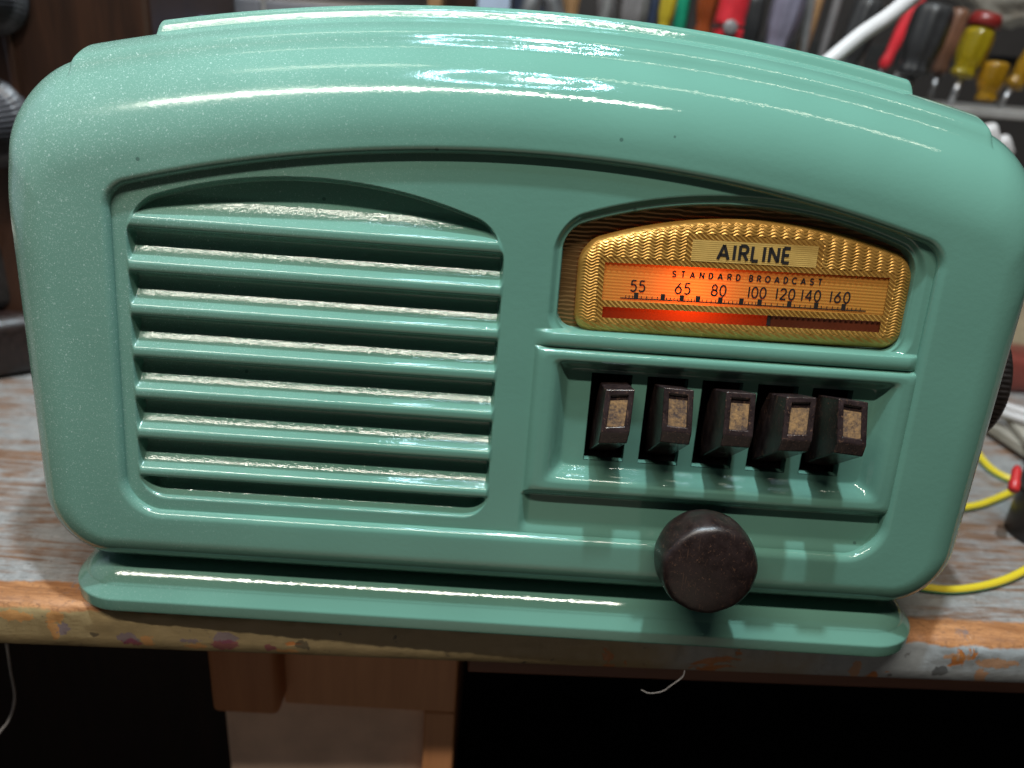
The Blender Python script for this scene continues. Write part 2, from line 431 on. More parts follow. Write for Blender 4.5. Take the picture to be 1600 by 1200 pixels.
# louvred grille
sg = sd_arch(U, Vv, -65.8, 58.6, -4.6, 150, -113.8, 9)
sgl = np.where(Vv > -30, sg, sd_box(U, Vv, -124.4, -7.2, -113.8, 60, 9))
v0, pitch = -20.7, 13.82
kk = np.clip(np.floor((v0-Vv)/pitch), -1, 6)
s = (v0-kk*pitch-Vv)
s = np.where(kk == 6, s*13.82/11.3, s)
s = np.where(kk < 0, np.maximum(s, 4.9), s)
s = np.where((kk < 0) & (Vv > v0+9.5), 4.9 + (s-4.9)*.0, s)
ks = np.array([0, 1.0, 1.9, 2.6, 3.0, 3.5, 4.2, 5.5, 6.8, 7.8, 9.2, 10.2, 11.0, 11.7, 12.4, 13.1, 13.82])
kd = np.array([0, .0, .08, .38, 1.3, 3.4, 5.0, 5.2, 4.88, 4.33, 3.44, 2.74, 2.12, 1.5, .8, .22, 0])
def pchip(x, xs, ys):
    hh = np.diff(xs); dl = np.diff(ys)/hh; m_ = np.zeros(len(xs))
    for i in range(1, len(xs)-1):
        if dl[i-1]*dl[i] > 0:
            w1 = 2*hh[i]+hh[i-1]; w2 = hh[i]+2*hh[i-1]; m_[i] = (w1+w2)/(w1/dl[i-1]+w2/dl[i])
    i = np.clip(np.searchsorted(xs, x)-1, 0, len(xs)-2); t = (x-xs[i])/hh[i]
    return (1+2*t)*(1-t)**2*ys[i] + t*(1-t)**2*hh[i]*m_[i] + t*t*(3-2*t)*ys[i+1] + t*t*(t-1)*hh[i]*m_[i+1]
tr = pchip(np.clip(s, 0, 13.82), ks, kd)
edge = np.where(Vv < -106, 2.4, .95)
inside = S((-sgl)/edge)
nose_proud = .6*S((-sgl+.6)/1.4)*np.exp(-(np.minimum(np.abs(s), np.abs(s-13.82))/2.7)**4)*(kk >= -1)*(Vv < v0+5)*(Vv > v0-6*pitch-5)
depth += tr*inside - nose_proud
spray = S((-sgl-.3)/1.0)*S((s-4)/1.5)*S((11.6-s)/1.6)
# shallow land round the grille
# dial opening with a soft stepped rim
dsd = sd_arch(U, Vv, 67.1, 55.9, -3.6, 149, -46.0, 5.5)
depth += 1.5*S((3.6-dsd)/2.6)*(Vv > -60)*S((Vv+47.5)/1.5)
hole = S((.4-dsd)/1.3)
depth = depth*(1-hole) + 11.0*hole
# ledge between dial and buttons
band = S((U-3.5)/7)*S((130.5-U)/5)
ledge = band*S((-45.9-Vv)/.9)*S((Vv+52.2)/1.2)
lp = np.clip((-45.9-Vv)/6.0, 0, 1)
depth = depth*(1-ledge) + ledge*(2.6 - 1.7*np.sqrt(np.clip(1-(2*lp-1)**2*.95, 0, 1)))
# button surround: a mitred frame sloping inwards
xo0, xo1, yo0, yo1 = 4.6, 130.6, -102.2, -51.6
sides = [(U-xo0)/12.4, (xo1-U)/11.6, (yo1-Vv)/7.2, (Vv-yo0)/9.6]
hard = np.minimum(np.minimum(sides[0], sides[1]), np.minimum(sides[2], sides[3]))
soft = -np.log(sum(np.exp(-9*np.clip(a, -.5, 3)) for a in sides))/9
si = hard + (soft-hard)*S((hard-.02)/.25)      # outer edge stays square, the moulding rounds off towards the opening
fs = np.array([-.25, 0, .04, .09, .17, .30, .45, .57, .70, .86, 1.0, 1.3]); fd = np.array([2.7, 2.6, 2.0, 1.3, .75, .5, .55, .95, 2.1, 4.2, 5.5, 5.6])
fr = pchip(np.clip(si, -.249, 1.299), fs, fd)
infr = S((si+.05)/.05)
depth = depth*(1-infr) + fr*infr
# slots for the five buttons
SLOT = [31.1+18.45*k for k in range(5)]
SH = 6.6
cut = np.zeros(U.shape, bool)
Sx0, Sx1, Sy0, Sy1 = SLOT[0]-SH, SLOT[4]+SH, -90.4, -60.2
# lower pocket below the frame: gentle scoop up to the recess wall
low = S((-102.5-Vv)/1.2)*S((U-3.5)/4)
depth += low*1.6*S((Vv+118)/5)
# small screw boss at the lower lip
P3 = f2w(U, depth, Vv)
dU = np.gradient(P3, axis=1); dV = np.gradient(P3, axis=0)
NO = np.cross(dU, dV); NO /= np.linalg.norm(NO, axis=2)[..., None]
Rsd = sd_arch(U, Vv, 0, 128.6, 6.2, 460, -117.6, 9)
sl = np.zeros(U.shape, bool)
for c in SLOT: sl |= (np.abs(U-c) < SH) & (Vv > Sy0) & (Vv < Sy1)
keepv = (Rsd < 2.2) & ~sl & ~(dsd < -1.6)
def sub_grid(mask_cells, name, mat):
    idx = np.arange(U.size).reshape(U.shape)
    c = mask_cells
    q = np.stack([idx[:-1, :-1][c], idx[:-1, 1:][c], idx[1:, 1:][c], idx[1:, :-1][c]], -1)
    used = np.unique(q); re = np.full(U.size, -1); re[used] = np.arange(len(used))
    return mk(name, P3.reshape(-1, 3)[used], re[q], mat, radio, attr=spray.ravel()[used], normals=NO.reshape(-1, 3)[used])
kc = keepv[:-1, :-1] & keepv[:-1, 1:] & keepv[1:, 1:] & keepv[1:, :-1]
gm = (sgl[:-1, :-1] < 1.2)
fm = (si[:-1, :-1] > -.02) & (Vv[:-1, :-1] < -51.0)
sub_grid(kc & gm, 'louvre_grille', M['paint'])
sub_grid(kc & fm & ~gm, 'button_surround', M['paint'])
sub_grid(kc & ~gm & ~fm, 'front_panel', M['paint'])
# slot linings and dark chamber behind the buttons
parts = []
for c in SLOT:
    lo = [(c-SH, Sy0), (c+SH, Sy0), (c+SH, Sy1), (c-SH, Sy1)]
    rws = [[f2w(a, w, b) for a, b in lo] for w in (5.6, 9.0)]
    V_, F_ = loft(rws, True); parts.append((V_, [tuple(f) for f in F_]))
V, Fs = merge(parts); mk('slot_lining', V, Fs, M['paint'], radio, smooth=False, attr=np.zeros(len(V)))
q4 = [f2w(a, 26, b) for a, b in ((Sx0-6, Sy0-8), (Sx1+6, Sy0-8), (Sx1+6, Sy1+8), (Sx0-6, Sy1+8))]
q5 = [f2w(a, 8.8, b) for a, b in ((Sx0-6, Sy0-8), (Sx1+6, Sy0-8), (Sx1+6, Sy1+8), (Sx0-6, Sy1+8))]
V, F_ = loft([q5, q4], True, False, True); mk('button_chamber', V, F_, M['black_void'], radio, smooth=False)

# ---- five push buttons
def side_xf(P): return P
n_ = NT('tan_card_insert'); o_ = n_.obj(); mm_ = n_.mapping(o_, (1000, 1000, 1000))
g_ = n_.noise(mm_, .9, 4, .75); g2_ = n_.noise(mm_, .18, 2)
M['insert'] = n_.set(color=n_.mix(n_.ramp(n_.math('MULTIPLY_ADD', g_, .6, n_.math('MULTIPLY', g2_, .4)), [(.40, 0.0), (.62, 1.0)]), (.055, .035, .03), (.31, .175, .07)), rough=.9, normal=n_.bump(g_, .6, .0004))
BW = [4.6, 4.75, 4.75, 4.75, 4.75]
for k, c in enumerate(SLOT):
    bw = BW[k]; dv = [-2.2, 0, .2, .2, .4][k]; dw = [2.5, 0, 0, -.5, -.8][k]; cu = c + [.1, .8, 1.5, 1.3, .6][k]
    # section (w, v): front face top, front face bottom, chin, underside back to the slot, back up, top
    sec = [(-9.6+dw, -59.6+dv), (-12.6+dw, -72.9+dv), (-11.3+dw, -77.0+dv), (9, -88.0), (12, -80), (9, -63.2)]
    bm = bmesh.new(); rings = []
    for sgn, inset in ((-1, 0), (1, 0)):
        rings.append([bm.verts.new(Vector(f2w(cu+sgn*(bw-.1*(1 if w > 0 else 0))+[.05, -.02, .0, .03, -.045][k]*(v+80), w, v+sgn*[.3, -.15, 0, .2, -.3][k]))) for w, v in sec])
    bm.faces.new(rings[0][::-1]); bm.faces.new(rings[1])
    fr_face = None
    for i in range(6):
        f = bm.faces.new([rings[0][i], rings[0][(i+1) % 6], rings[1][(i+1) % 6], rings[1][i]])
        if i == 0: fr_face = f
    bmesh.ops.recalc_face_normals(bm, faces=bm.faces[:])
    r = bmesh.ops.inset_individual(bm, faces=[fr_face], thickness=.0026, depth=0)
    # window in the front face for the card
    for v in fr_face.verts: pass
    ctr = fr_face.calc_center_median(); nrm = fr_face.normal.copy()
    inner = [v for v in fr_face.verts]
    r = bmesh.ops.extrude_discrete_faces(bm, faces=[fr_face]); nf = r['faces'][0]
    bmesh.ops.translate(bm, verts=nf.verts[:], vec=-nrm*.0011)
    insert_pts = [v.co.copy() for v in nf.verts]
    es = [e for e in bm.edges if e.calc_face_angle(0) > .25]
    bmesh.ops.bevel(bm, geom=es, offset=.0012, segments=4, affect='EDGES', profile=.6, clamp_overlap=True)
    bm.verts.index_update()
    V = np.array([v.co[:] for v in bm.verts]); Fs = [tuple(v.index for v in f.verts) for f in bm.faces]; bm.free()
    b = mk('push_button', V, Fs, M['button'], radio, smooth=False)
    # card insert lying in the window, shorter than the window so a dark gap shows at its top
    A = [np.array(p) for p in insert_pts]
    cen = sum(A)/4
    upv = f2w(0, 0, 1)-f2w(0, 0, 0)
    A.sort(key=lambda p: p @ upv)
    lo2, hi2 = A[:2], A[2:]
    lo2.sort(key=lambda p: p[0]); hi2.sort(key=lambda p: p[0])
    nn = np.array(nrm)
    g = 8
    Vg = []
    for j in range(g+1):
        for i in range(g+1):
            tj = j/g*.84
            p = (lo2[0]*(1-i/g)+lo2[1]*i/g)*(1-tj) + (hi2[0]*(1-i/g)+hi2[1]*i/g)*tj
            Vg.append(p + nn*(.00045 + .00012*mnoise.noise(Vector((i*.9+k*7, j*.9, k)))))
    Fg = [(j*(g+1)+i, j*(g+1)+i+1, (j+1)*(g+1)+i+1, (j+1)*(g+1)+i) for j in range(g) for i in range(g)]
    mk('label_card', Vg, Fg, M['insert'], b)

# ---- tuning knob
kc_ = f2w(65.6, 0, -117.0)/MM; axn = np.array([0, -cL, sL])
prof = [(9, -1), (12.6, .2), (14.6, 2.5), (15.9, 6), (16.3, 9), (16.2, 12), (16.0, 14.2), (15.7, 16.2), (15.3, 17.4), (14.7, 18.2), (13.9, 18.75), (12.4, 19.2), (10, 19.7), (7, 20.1), (4, 20.35), (.05, 20.5)]
prof2 = []
for i in range(len(prof)-1):
    for t in (0, .5): prof2.append((prof[i][0]*(1-t)+prof[i+1][0]*t, prof[i][1]*(1-t)+prof[i+1][1]*t))
prof2.append(prof[-1])
V, Fs = lathe(prof2, kc_, axn, 96, lambda t, f: 1 + .005*np.cos(7*t+.6)*S((f-.1)/.3)*S((.8-f)/.25) + .004*np.cos(13*t))
mk('tuning_knob', V, Fs, M['bakelite'], radio)

# ---- ribbed knob on the right flank
p0 = f2w(159, 46, -61)/MM
V, Fs = lathe([(20, 0), (22, 1), (24, 7), (24.3, 8), (24.3, 15), (24.0, 16.5), (21.5, 18), (14, 19), (.05, 19.2)], p0, (1, 0, 0), 320,
              lambda t, f: 1 + .012*np.cos(80*t)*(1 if .2 < f < .6 else 0))
mk('side_knob', V, Fs, M['side_knob'], radio)

# ---- dial: flange, embossed gold plate, backlit scale, red band, pointer, lettering
ROT = math.radians(1.0); DCU, DCV = 69.5, -27.0
def dial(u, w, v):
    x, y = np.asarray(u, float)-DCU, np.asarray(v, float)-DCV
    return f2w(DCU + x*math.cos(ROT)-y*math.sin(ROT), w, DCV + x*math.sin(ROT)+y*math.cos(ROT))
n_ = NT('gold_dial_plate'); o_ = n_.obj(); f_ = n_.noise(o_, 90, 3, .6); f2_ = n_.noise(o_, 900, 3, .6)
M['gold'] = n_.set(color=n_.mix(n_.ramp(f_, [(.35, 0.0), (.65, 1.0)]), (.46, .235, .045), (.62, .34, .08)), metal=.55, rough=n_.math('MULTIPLY_ADD', f2_, .2, .28))
n_ = NT('dark_gold_flange'); o_ = n_.obj(); w_ = n_.node('TexWave', {'Vector': n_.mapping(o_, (1000, 1000, 1000)), 'Scale': .22, 'Distortion': 3.0, 'Detail': 2.0}, bands_direction='Z').outputs[1]
M['flange'] = n_.set(color=(.19, .105, .035), metal=.5, rough=.38, normal=n_.bump(w_, .5, .0003))
oc = [(9, -48.5), (124.8, -48.5), (124.8, -1), (9, -1)]; ic = [(23, -43.5), (117.5, -43.5), (117.5, -18), (23, -18)]
V, F_ = loft([[f2w(a, 8.6, b) for a, b in oc], [f2w(a, 8.6, b) for a, b in ic]], True)
mk('dial_flange', V, F_, M['flange'], radio, smooth=False)
hd = 0.17
du, dvv = np.meshgrid(np.arange(15.5, 124.2, hd), np.arange(-48, -6.2, hd))
psd = sd_arch(du, dvv, 70.3, 53.9, -7.1, 149, -46.4, 6.5)
ins = -psd
hh = 4.2*np.sqrt(np.clip(1-(1-np.clip(ins/5.2, 0, 1))**2, 0, 1))
win1 = sd_box(du, dvv, 24.8, 115.6, -34.9, -22.9, .3); win2 = sd_box(du, dvv, 25.2, 115.2, -40.4, -37.0, .3); nam = sd_box(du, dvv, 51.6, 91.4, -20.9, -14.2, .2)
sdm = np.minimum(np.minimum(win1, win2), nam)
rope = (sdm < 1.9) & (sdm > 0)
body = (ins > 1.2) & ~rope & (sdm > 0)
wave = .12*np.sin(2*math.pi*(dvv/.98 + .42*np.sin(2*math.pi*du/3.9))) + .27*(np.abs(np.cos(math.pi*du/3.9))-.6)
wave_low = np.where(dvv < -41.8, .11*np.sin(2*math.pi*(du*.5+dvv*.9)/1.5), wave)
hh += np.where(body, wave_low*S((ins-1.0)/1.2), 0)
hh += np.where(rope, .19*np.sin(2*math.pi*(du*.72+dvv*.9*np.sign(np.sin(du*0+1)))/1.25)-.05, 0)
hh += np.where(nam < 0, .02*np.sin(2*math.pi*dvv/.62)+.05, 0)
PL = dial(du, 8.3-hh, dvv)
ok = (psd < 0) & (win1 > 0) & (win2 > 0)
okc = ok[:-1, :-1] & ok[:-1, 1:] & ok[1:, 1:] & ok[1:, :-1]
idx = np.arange(du.size).reshape(du.shape)
q = np.stack([idx[:-1, :-1][okc], idx[:-1, 1:][okc], idx[1:, 1:][okc], idx[1:, :-1][okc]], -1)
used = np.unique(q); re = np.full(du.size, -1); re[used] = np.arange(len(used))
plate = mk('dial_plate', PL.reshape(-1, 3)[used], re[q], M['gold'], radio)
M['palegold'] = simple('pale_gold_name_panel', (.60, .38, .105), .42, .25, .08, 200)
gx, gy = np.meshgrid(np.linspace(51.6, 91.4, 12), np.arange(-20.9, -14.15, .155))
gp = dial(gx, 3.98 - .03*np.sin(2*math.pi*gy/.62), gy); gi = np.arange(gx.size).reshape(gx.shape)
mk('name_panel', gp.reshape(-1, 3), np.stack([gi[:-1, :-1], gi[:-1, 1:], gi[1:, 1:], gi[1:, :-1]], -1).reshape(-1, 4), M['palegold'], plate)

def translucent(name, color, tcolor, rib):
    n = NT(name); o = n.obj()
    n.set(color=color, rough=.28)
    w = n.node('TexWave', {'Vector': n.mapping(o, (1000, 1000, 1000)), 'Scale': rib, 'Distortion': 0.0}, bands_direction='Z').outputs[1]
    nb = n.bump(w, .25, .0002); n.set(normal=nb)
    tr = n.node('BsdfTranslucent', {'Color': tcolor})
    ms = n.node('MixShader', {0: .45}); n.t.links.new(n.b.outputs[0], ms.inputs[1]); n.t.links.new(tr.outputs[0], ms.inputs[2])
    n.t.links.new(ms.outputs[0], n.out.inputs[0]); return n.m
M['scale'] = translucent('amber_celluloid', (.70, .34, .065), (.95, .20, .035), .32)
M['redband'] = translucent('red_celluloid', (.16, .035, .012), (.85, .10, .01), .1)
M['print'] = simple('black_print', (.010, .007, .006), .6)
def grid_sheet(u0, u1, v0_, v1, w, n=2):
    return [dial(u0, w, v0_), dial(u1, w, v0_), dial(u1, w, v1), dial(u0, w, v1)], [(0, 1, 2, 3)]
V, Fs = grid_sheet(24.2, 116.2, -35.4, -22.4, 4.75); mk('dial_scale', V, Fs, M['scale'], plate, smooth=False)
V, Fs = grid_sheet(24.6, 79.2, -40.8, -36.6, 4.9); mk('red_band', V, Fs, M['redband'], plate, smooth=False)
M['darkband'] = simple('dark_red_band', (.13, .03, .012), .35)
V, Fs = grid_sheet(79.2, 115.8, -40.8, -36.6, 4.9); mk('dark_band', V, Fs, M['darkband'], plate, smooth=False)
V, Fs = bevel_box(0, 1, 0, 1, 0, 1, 0); V = np.array([dial(78.6+1.1*p[0]/MM, 4.55+.25*p[1]/MM, -40.3+3.2*p[2]/MM) for p in V]); mk('pointer', V, Fs, M['print'], plate, smooth=False)
# unseen box added behind the scale to keep the lamp's light from leaking
lb = [(16, -47), (123, -47), (123, -9), (16, -9)]
V, F_ = loft([[f2w(a, 8.7, b) for a, b in lb], [f2w(a, 40, b) for a, b in lb]], True, False, True)
mk('light_shield', V, F_, simple('light_shield_metal', (.35, .3, .25), .6), radio, smooth=False)
pl = bpy.data.lights.new('dial_lamp', 'POINT'); pl.energy = .019; pl.color = (1, .34, .13); pl.shadow_soft_size = .003
po = bpy.data.objects.new('dial_lamp', pl); col.objects.link(po); po.location = Vector(f2w(53, 15.0, -30.5))

# stroke lettering
def arcp(cx, cy, rx, ry, a0, a1, n=10): return [(cx+rx*math.cos(math.radians(a0+(a1-a0)*k/n)), cy+ry*math.sin(math.radians(a0+(a1-a0)*k/n))) for k in range(n+1)]
G = {
 'A': (.80, [[(0, 0), (.40, 1), (.80, 0)], [(.14, .30), (.66, .30)]]),
 'I': (.12, [[(.06, 0), (.06, 1)]]), '1': (.12, [[(.06, 0), (.06, 1)]]),
 'R': (.58, [[(0, 0), (0, 1), (.30, 1)] + arcp(.30, .74, .27, .26, 90, -90)[1:] + [(0, .48)], [(.28, .48), (.60, 0)]]),
 'L': (.48, [[(0, 1), (0, 0), (.48, 0)]]),
 'N': (.66, [[(0, 0), (0, 1), (.66, 0), (.66, 1)]]),
 'E': (.50, [[(.50, 1), (0, 1), (0, 0), (.50, 0)], [(0, .52), (.44, .52)]]),
 'S': (.56, [arcp(.28, .75, .26, .25, 20, 270) + arcp(.28, .25, .28, .25, 90, -160)[1:]]),
 'T': (.66, [[(0, 1), (.66, 1)], [(.33, 0), (.33, 1)]]),
 'D': (.64, [[(0, 0), (0, 1), (.22, 1)] + arcp(.22, .5, .42, .5, 90, -90, 14)[1:] + [(0, 0)]]),
 'B': (.56, [[(0, 0), (0, 1), (.28, 1)] + arcp(.28, .76, .23, .24, 90, -90)[1:] + [(0, .52)], [(.28, .52)] + arcp(.28, .26, .28, .26, 90, -90)[1:] + [(0, 0)]]),
 'O': (.84, [arcp(.42, .5, .42, .5, 0, 360, 24)]),
 'C': (.72, [arcp(.44, .5, .44, .5, 48, 312, 20)]),
 '0': (.58, [arcp(.29, .5, .29, .5, 0, 360, 22)]),
 '2': (.56, [arcp(.28, .72, .27, .28, 165, -35) + [(.0, 0), (.56, 0)]]),
 '4': (.60, [[(.46, 0), (.46, 1), (0, .28), (.62, .28)]]),
 '5': (.54, [[(.50, 1), (.08, 1), (.04, .56)] + arcp(.24, .32, .30, .32, 120, -140, 14)]),
 '6': (.58, [[(.46, 1)] + arcp(.29, .31, .29, .31, 150, -210, 22)]),
 '8': (.56, [arcp(.28, .75, .23, .25, -90, 270, 18), arcp(.28, .26, .28, .26, 90, 450, 18)]),
 ' ': (.45, []),
}
def stroke(pts, th):
    P = [np.array(p, float) for p in pts]
    P = [p for i, p in enumerate(P) if i == 0 or np.linalg.norm(p-P[i-1]) > 1e-5]; closed = np.allclose(P[0], P[-1]) and len(P) > 3
    quads = []
    L_, R_ = [], []
    n = len(P)
    for i in range(n):
        a = P[i-1] if i > 0 else (P[-2] if closed else None); b = P[i+1] if i < n-1 else (P[1] if closed else None)
        t1 = None if a is None else (P[i]-a)/np.linalg.norm(P[i]-a); t2 = None if b is None else (b-P[i])/np.linalg.norm(b-P[i])
        if t1 is None: t1 = t2
        if t2 is None: t2 = t1
        n1 = np.array([-t1[1], t1[0]]); n2 = np.array([-t2[1], t2[0]]); nn = n1+n2; l = np.linalg.norm(nn)
        nn = n2 if l < .2 else nn/l
        k = 1/max(.45, nn @ n2)
        L_.append(P[i]+nn*th/2*k); R_.append(P[i]-nn*th/2*k)
    return L_, R_
def split_sharp(strokes):
    out = []
    for pts in strokes:
        cur = [pts[0]]
        for i in range(1, len(pts)):
            cur.append(pts[i])
            if i < len(pts)-1:
                a = np.subtract(pts[i], pts[i-1]); b = np.subtract(pts[i+1], pts[i])
                if a @ b < .1*np.linalg.norm(a)*np.linalg.norm(b): out.append(cur); cur = [pts[i]]
        out.append(cur)
    return out
def text_mesh(txt, u0, vb, hgt, width, th, w, slant=0.0):
    """letters as thin raised ink, fitted between u0 and u0+width"""
    gap = .0; adv = [G[c][0] for c in txt]; n = len(txt)
    tot = sum(adv)*hgt*.92
    gap = (width-tot)/max(n-1, 1)
    x = u0; parts = []
    for c, a in zip(txt, adv):
        for pts in split_sharp(G[c][1]):
            pp = [(x + p[0]*hgt*.92 + slant*p[1]*hgt, vb + p[1]*hgt) for p in pts]
            L_, R_ = stroke(pp, th)
            V_ = []; F_ = []
            for l, r in zip(L_, R_):
                V_ += [dial(l[0], w, l[1]), dial(r[0], w, r[1]), dial(l[0], w+.10, l[1]), dial(r[0], w+.10, r[1])]
            for i in range(len(L_)-1):
                a0, b0 = 4*i, 4*i+4
                F_ += [(a0, a0+1, b0+1, b0), (a0, b0, b0+2, a0+2), (a0+1, a0+3, b0+3, b0+1)]
            F_ += [(0, 2, 3, 1), (len(V_)-4, len(V_)-3, len(V_)-1, len(V_)-2)]
            parts.append((V_, F_))
        x += a*hgt*.92 + gap
    return merge(parts)
wt = 4.62
V, Fs = text_mesh('AIRLINE', 60.0, -19.9, 4.5, 22.6, .95, 3.84); mk('lettering', V, Fs, M['print'], plate, smooth=False)
V, Fs = merge([text_mesh('STANDARD', 46.6, -26.4, 1.85, 21.5, .42, wt), text_mesh('BROADCAST', 71.2, -26.4, 1.85, 23.2, .42, wt)])
mk('lettering', V, Fs, M['print'], plate, smooth=False)
nums = [('55', 33.7, 4.4), ('65', 48.0, 4.6), ('80', 59.6, 4.5), ('100', 71.4, 5.6), ('120', 80.4, 5.9), ('140', 88.6, 6.0), ('160', 97.9, 6.2)]
V, Fs = merge([text_mesh(t, a, -31.6, 3.4, wd, .47, wt) for t, a, wd in nums]); mk('scale_number', V, Fs, M['print'], plate, smooth=False)
maj = [35.6, 44.2, 50.3, 55.5, 62.7, 69.5, 75.4, 85.0, 93.7, 102.6]
def bar(u0, u1, v0_, v1, w=4.62): return [dial(u0, w, v0_), dial(u1, w, v0_), dial(u1, w, v1), dial(u0, w, v1)], [(0, 1, 2, 3)]
tk = [bar(30.6, 110.0, -34.1, -33.75)]
for m_ in maj: tk.append(bar(m_-.7, m_+.7, -33.75, -32.0))
ed = [31.2] + maj + [109.5]
for a, b in zip(ed[:-1], ed[1:]):
    nmin = 5 if b-a > 5 else 4
    for j in range(1, nmin): x = a+(b-a)*j/nmin; tk.append(bar(x-.13, x+.13, -33.75, -33.0))
V, Fs = merge(tk); mk('scale_tick', V, Fs, M['print'], plate, smooth=False)

# ---- plinth the case stands on
bxr, by0, by1 = 155.0, -22.0, 128.0
def plan(o, rc):
    P = []
    hw = bxr-o
    yf, yb = by0+o, by1-o
    r = max(rc-o, 2)
    for cx, cy, a0 in ((hw-r, yf+r, -90), (hw-r, yb-r, 0), (-hw+r, yb-r, 90), (-hw+r, yf+r, 180)):
        for k in range(17):
            a = math.radians(a0+90*k/16); P.append((cx+r*math.cos(a), cy+r*math.sin(a)))
    return np.array(P)
pr = [(1.2, .3), (.25, .6), (0, 1.4), (0, 4.9), (.12, 5.5), (.5, 6.0), (3.3, 8.7), (3.8, 9.4), (5.4, 11.2), (8, 13.1), (10.5, 14.4), (13, 15.1), (15.2, 15.3), (17, 14.9), (17.8, 13.8), (18.4, 12.6), (30, 12.3)]
pr = spline([(a, b, 0) for a, b in pr], 3)
rows = []
for p in pr:
    P = plan(p[0], 20); rows.append(np.column_stack([P, np.full(len(P), p[1])])*MM)
V, Fs = loft(rows, True, True, True)
mk('plinth', V, Fs, M['paint'], radio, attr=np.zeros(len(V)))
# neck joining case and plinth, and the case's back board
V, Fs = bevel_box(-128, 128, 10, 118, 12.4, 28, 1); mk('neck', V, Fs, M['paint'], radio, attr=np.zeros(len(V)))
V = f2w(O[::6, 0]*.995, DEPTH-22.0, O[::6, 1]*1.0 + 18); mk('back_board', V, [tuple(range(len(V)))], M['card'], radio, smooth=False)

# ================================================================== THE WORKBENCH
BROT = math.radians(1.65)
def bw(x, y, z):   # bench-local -> world mm
    c, s_ = math.cos(BROT), math.sin(BROT); y = y-15.2
    return np.array([x*c - y*s_, x*s_ + y*c, z])
bench = thing('workbench', 'weathered wooden workbench top with chipped grey and olive paint under the radio', 'workbench', (0, -15.2, -20))
bench.rotation_euler = (0, 0, BROT)
OFF[bench.name] = np.zeros(3)
def bpart(name, VF, mat, smooth=True, par=None):
    V, Fs = VF; V = np.asarray(V, float).reshape(-1, 3)
    o = mk(name, V + np.array([0, 0, .02]), Fs, mat, par or bench, smooth)   # bench-local: origin at the front edge
    return o
prof = [(700, -19), (0.4, -19), (0, -18.6), (0, -14), (0, -10), (0, -7), (.15, -4.6), (.6, -3.0), (1.6, -1.7), (3.2, -.8), (5.5, -.3), (9, -.08), (14, 0), (22, 0), (40, 0), (80, 0), (160, 0), (320, 0), (700, 0)]
xs = np.concatenate([np.linspace(-900, -240, 12), np.linspace(-238, 290, 420), np.linspace(292, 900, 12)])
rows = []
for x in xs:
    rr = []
    for j, (y, z) in enumerate(prof):
        if 2 < j < 12:
            k = mnoise.noise(Vector((x*.06, z*.3, y*.2)))*.6 + mnoise.noise(Vector((x*.25, z*.5, 3)))*.45 + mnoise.noise(Vector((x*.7, z*.9, y)))*.3
            k -= max(0, mnoise.noise(Vector((x*.035, 7, 1)))-.25)*2.2*(1 if 4 < j < 10 else 0)
            y = y - k; z = z + min(0, k*.5)
        rr.append(np.array([x, y, z])*MM)
    rows.append(rr)
V, Q = loft(rows, False)
bt = bpart('tabletop', (V, Q[:, ::-1]), M['bench'])
bt.location = (0, 0, 0)
bpart('apron', bevel_box(-10, 900, 7, 27, -31, -19.2, .8), M['redwood'], False)
bpart('back_board', bevel_box(-620, -60, 300, 312, -520, -20.5, 1), M['darkwood'], False)
# a drawer unit hanging under the bench
und = thing('drawer_unit', 'plain wooden drawer box hung under the workbench with a buff card face', 'drawer unit', (-60, 30, -20))
p1, p2 = atY(320, 1020, 6), atY(436, 1121, 6); q1, q2 = atY(436, 1030, 16), atY(711, 1118, 16); c1, c2 = atY(350, 1108, 26), atY(672, 1205, 26)
V, Fs = bevel_box(p1[0], p2[0], 6, 40, p2[2], -19.6, 3); mk('side_post', V, Fs, M['block'], und)
V, Fs = bevel_box(q1[0]+.6, q2[0], 18, 40, q2[2]-1, -34, 1); mk('rail', V, Fs, M['rail'], und, False)
V, Fs = bevel_box(q2[0]-14, q2[0], 18.2, 40, c2[2]-140, q2[2]-1.2, 1); mk('stile', V, Fs, M['rail'], und, False)
V, Fs = bevel_box(c1[0], c2[0], 27, 38, c2[2]-140, q2[2]+9, .6); mk('card_face', V, Fs, M['card'], und, False)
V, Fs = bevel_box(p1[0]+8, q2[0]-2, 40.5, 300, c2[2]-140, -34, 1); mk('carcass', V, Fs, M['block'], und, False)
# thread caught on the edge, string hanging at the far left
M['thread'] = simple('pale_thread', (.45, .43, .42), .9)
t1 = [atY(a, b, -20) for a, b in ((1070, 1048), (1066, 1058), (1050, 1070), (1035, 1080), (1015, 1083), (1002, 1078))]
V, Fs = tube(spline(t1, 8), .16, 6); tag(mk('thread', V, Fs, M['thread']), 'thin stray thread curling off the bench front below the knob', 'thread')
t1 = [atY(a, b, 5) for a, b in ((10, 1003), (17, 1050), (23, 1090), (14, 1125), (-4, 1150), (-20, 1190))]
V, Fs = tube(spline(t1, 8), .55, 6); tag(mk('string', V, Fs, M['thread']), 'pale string hanging below the bench edge at far left', 'string')

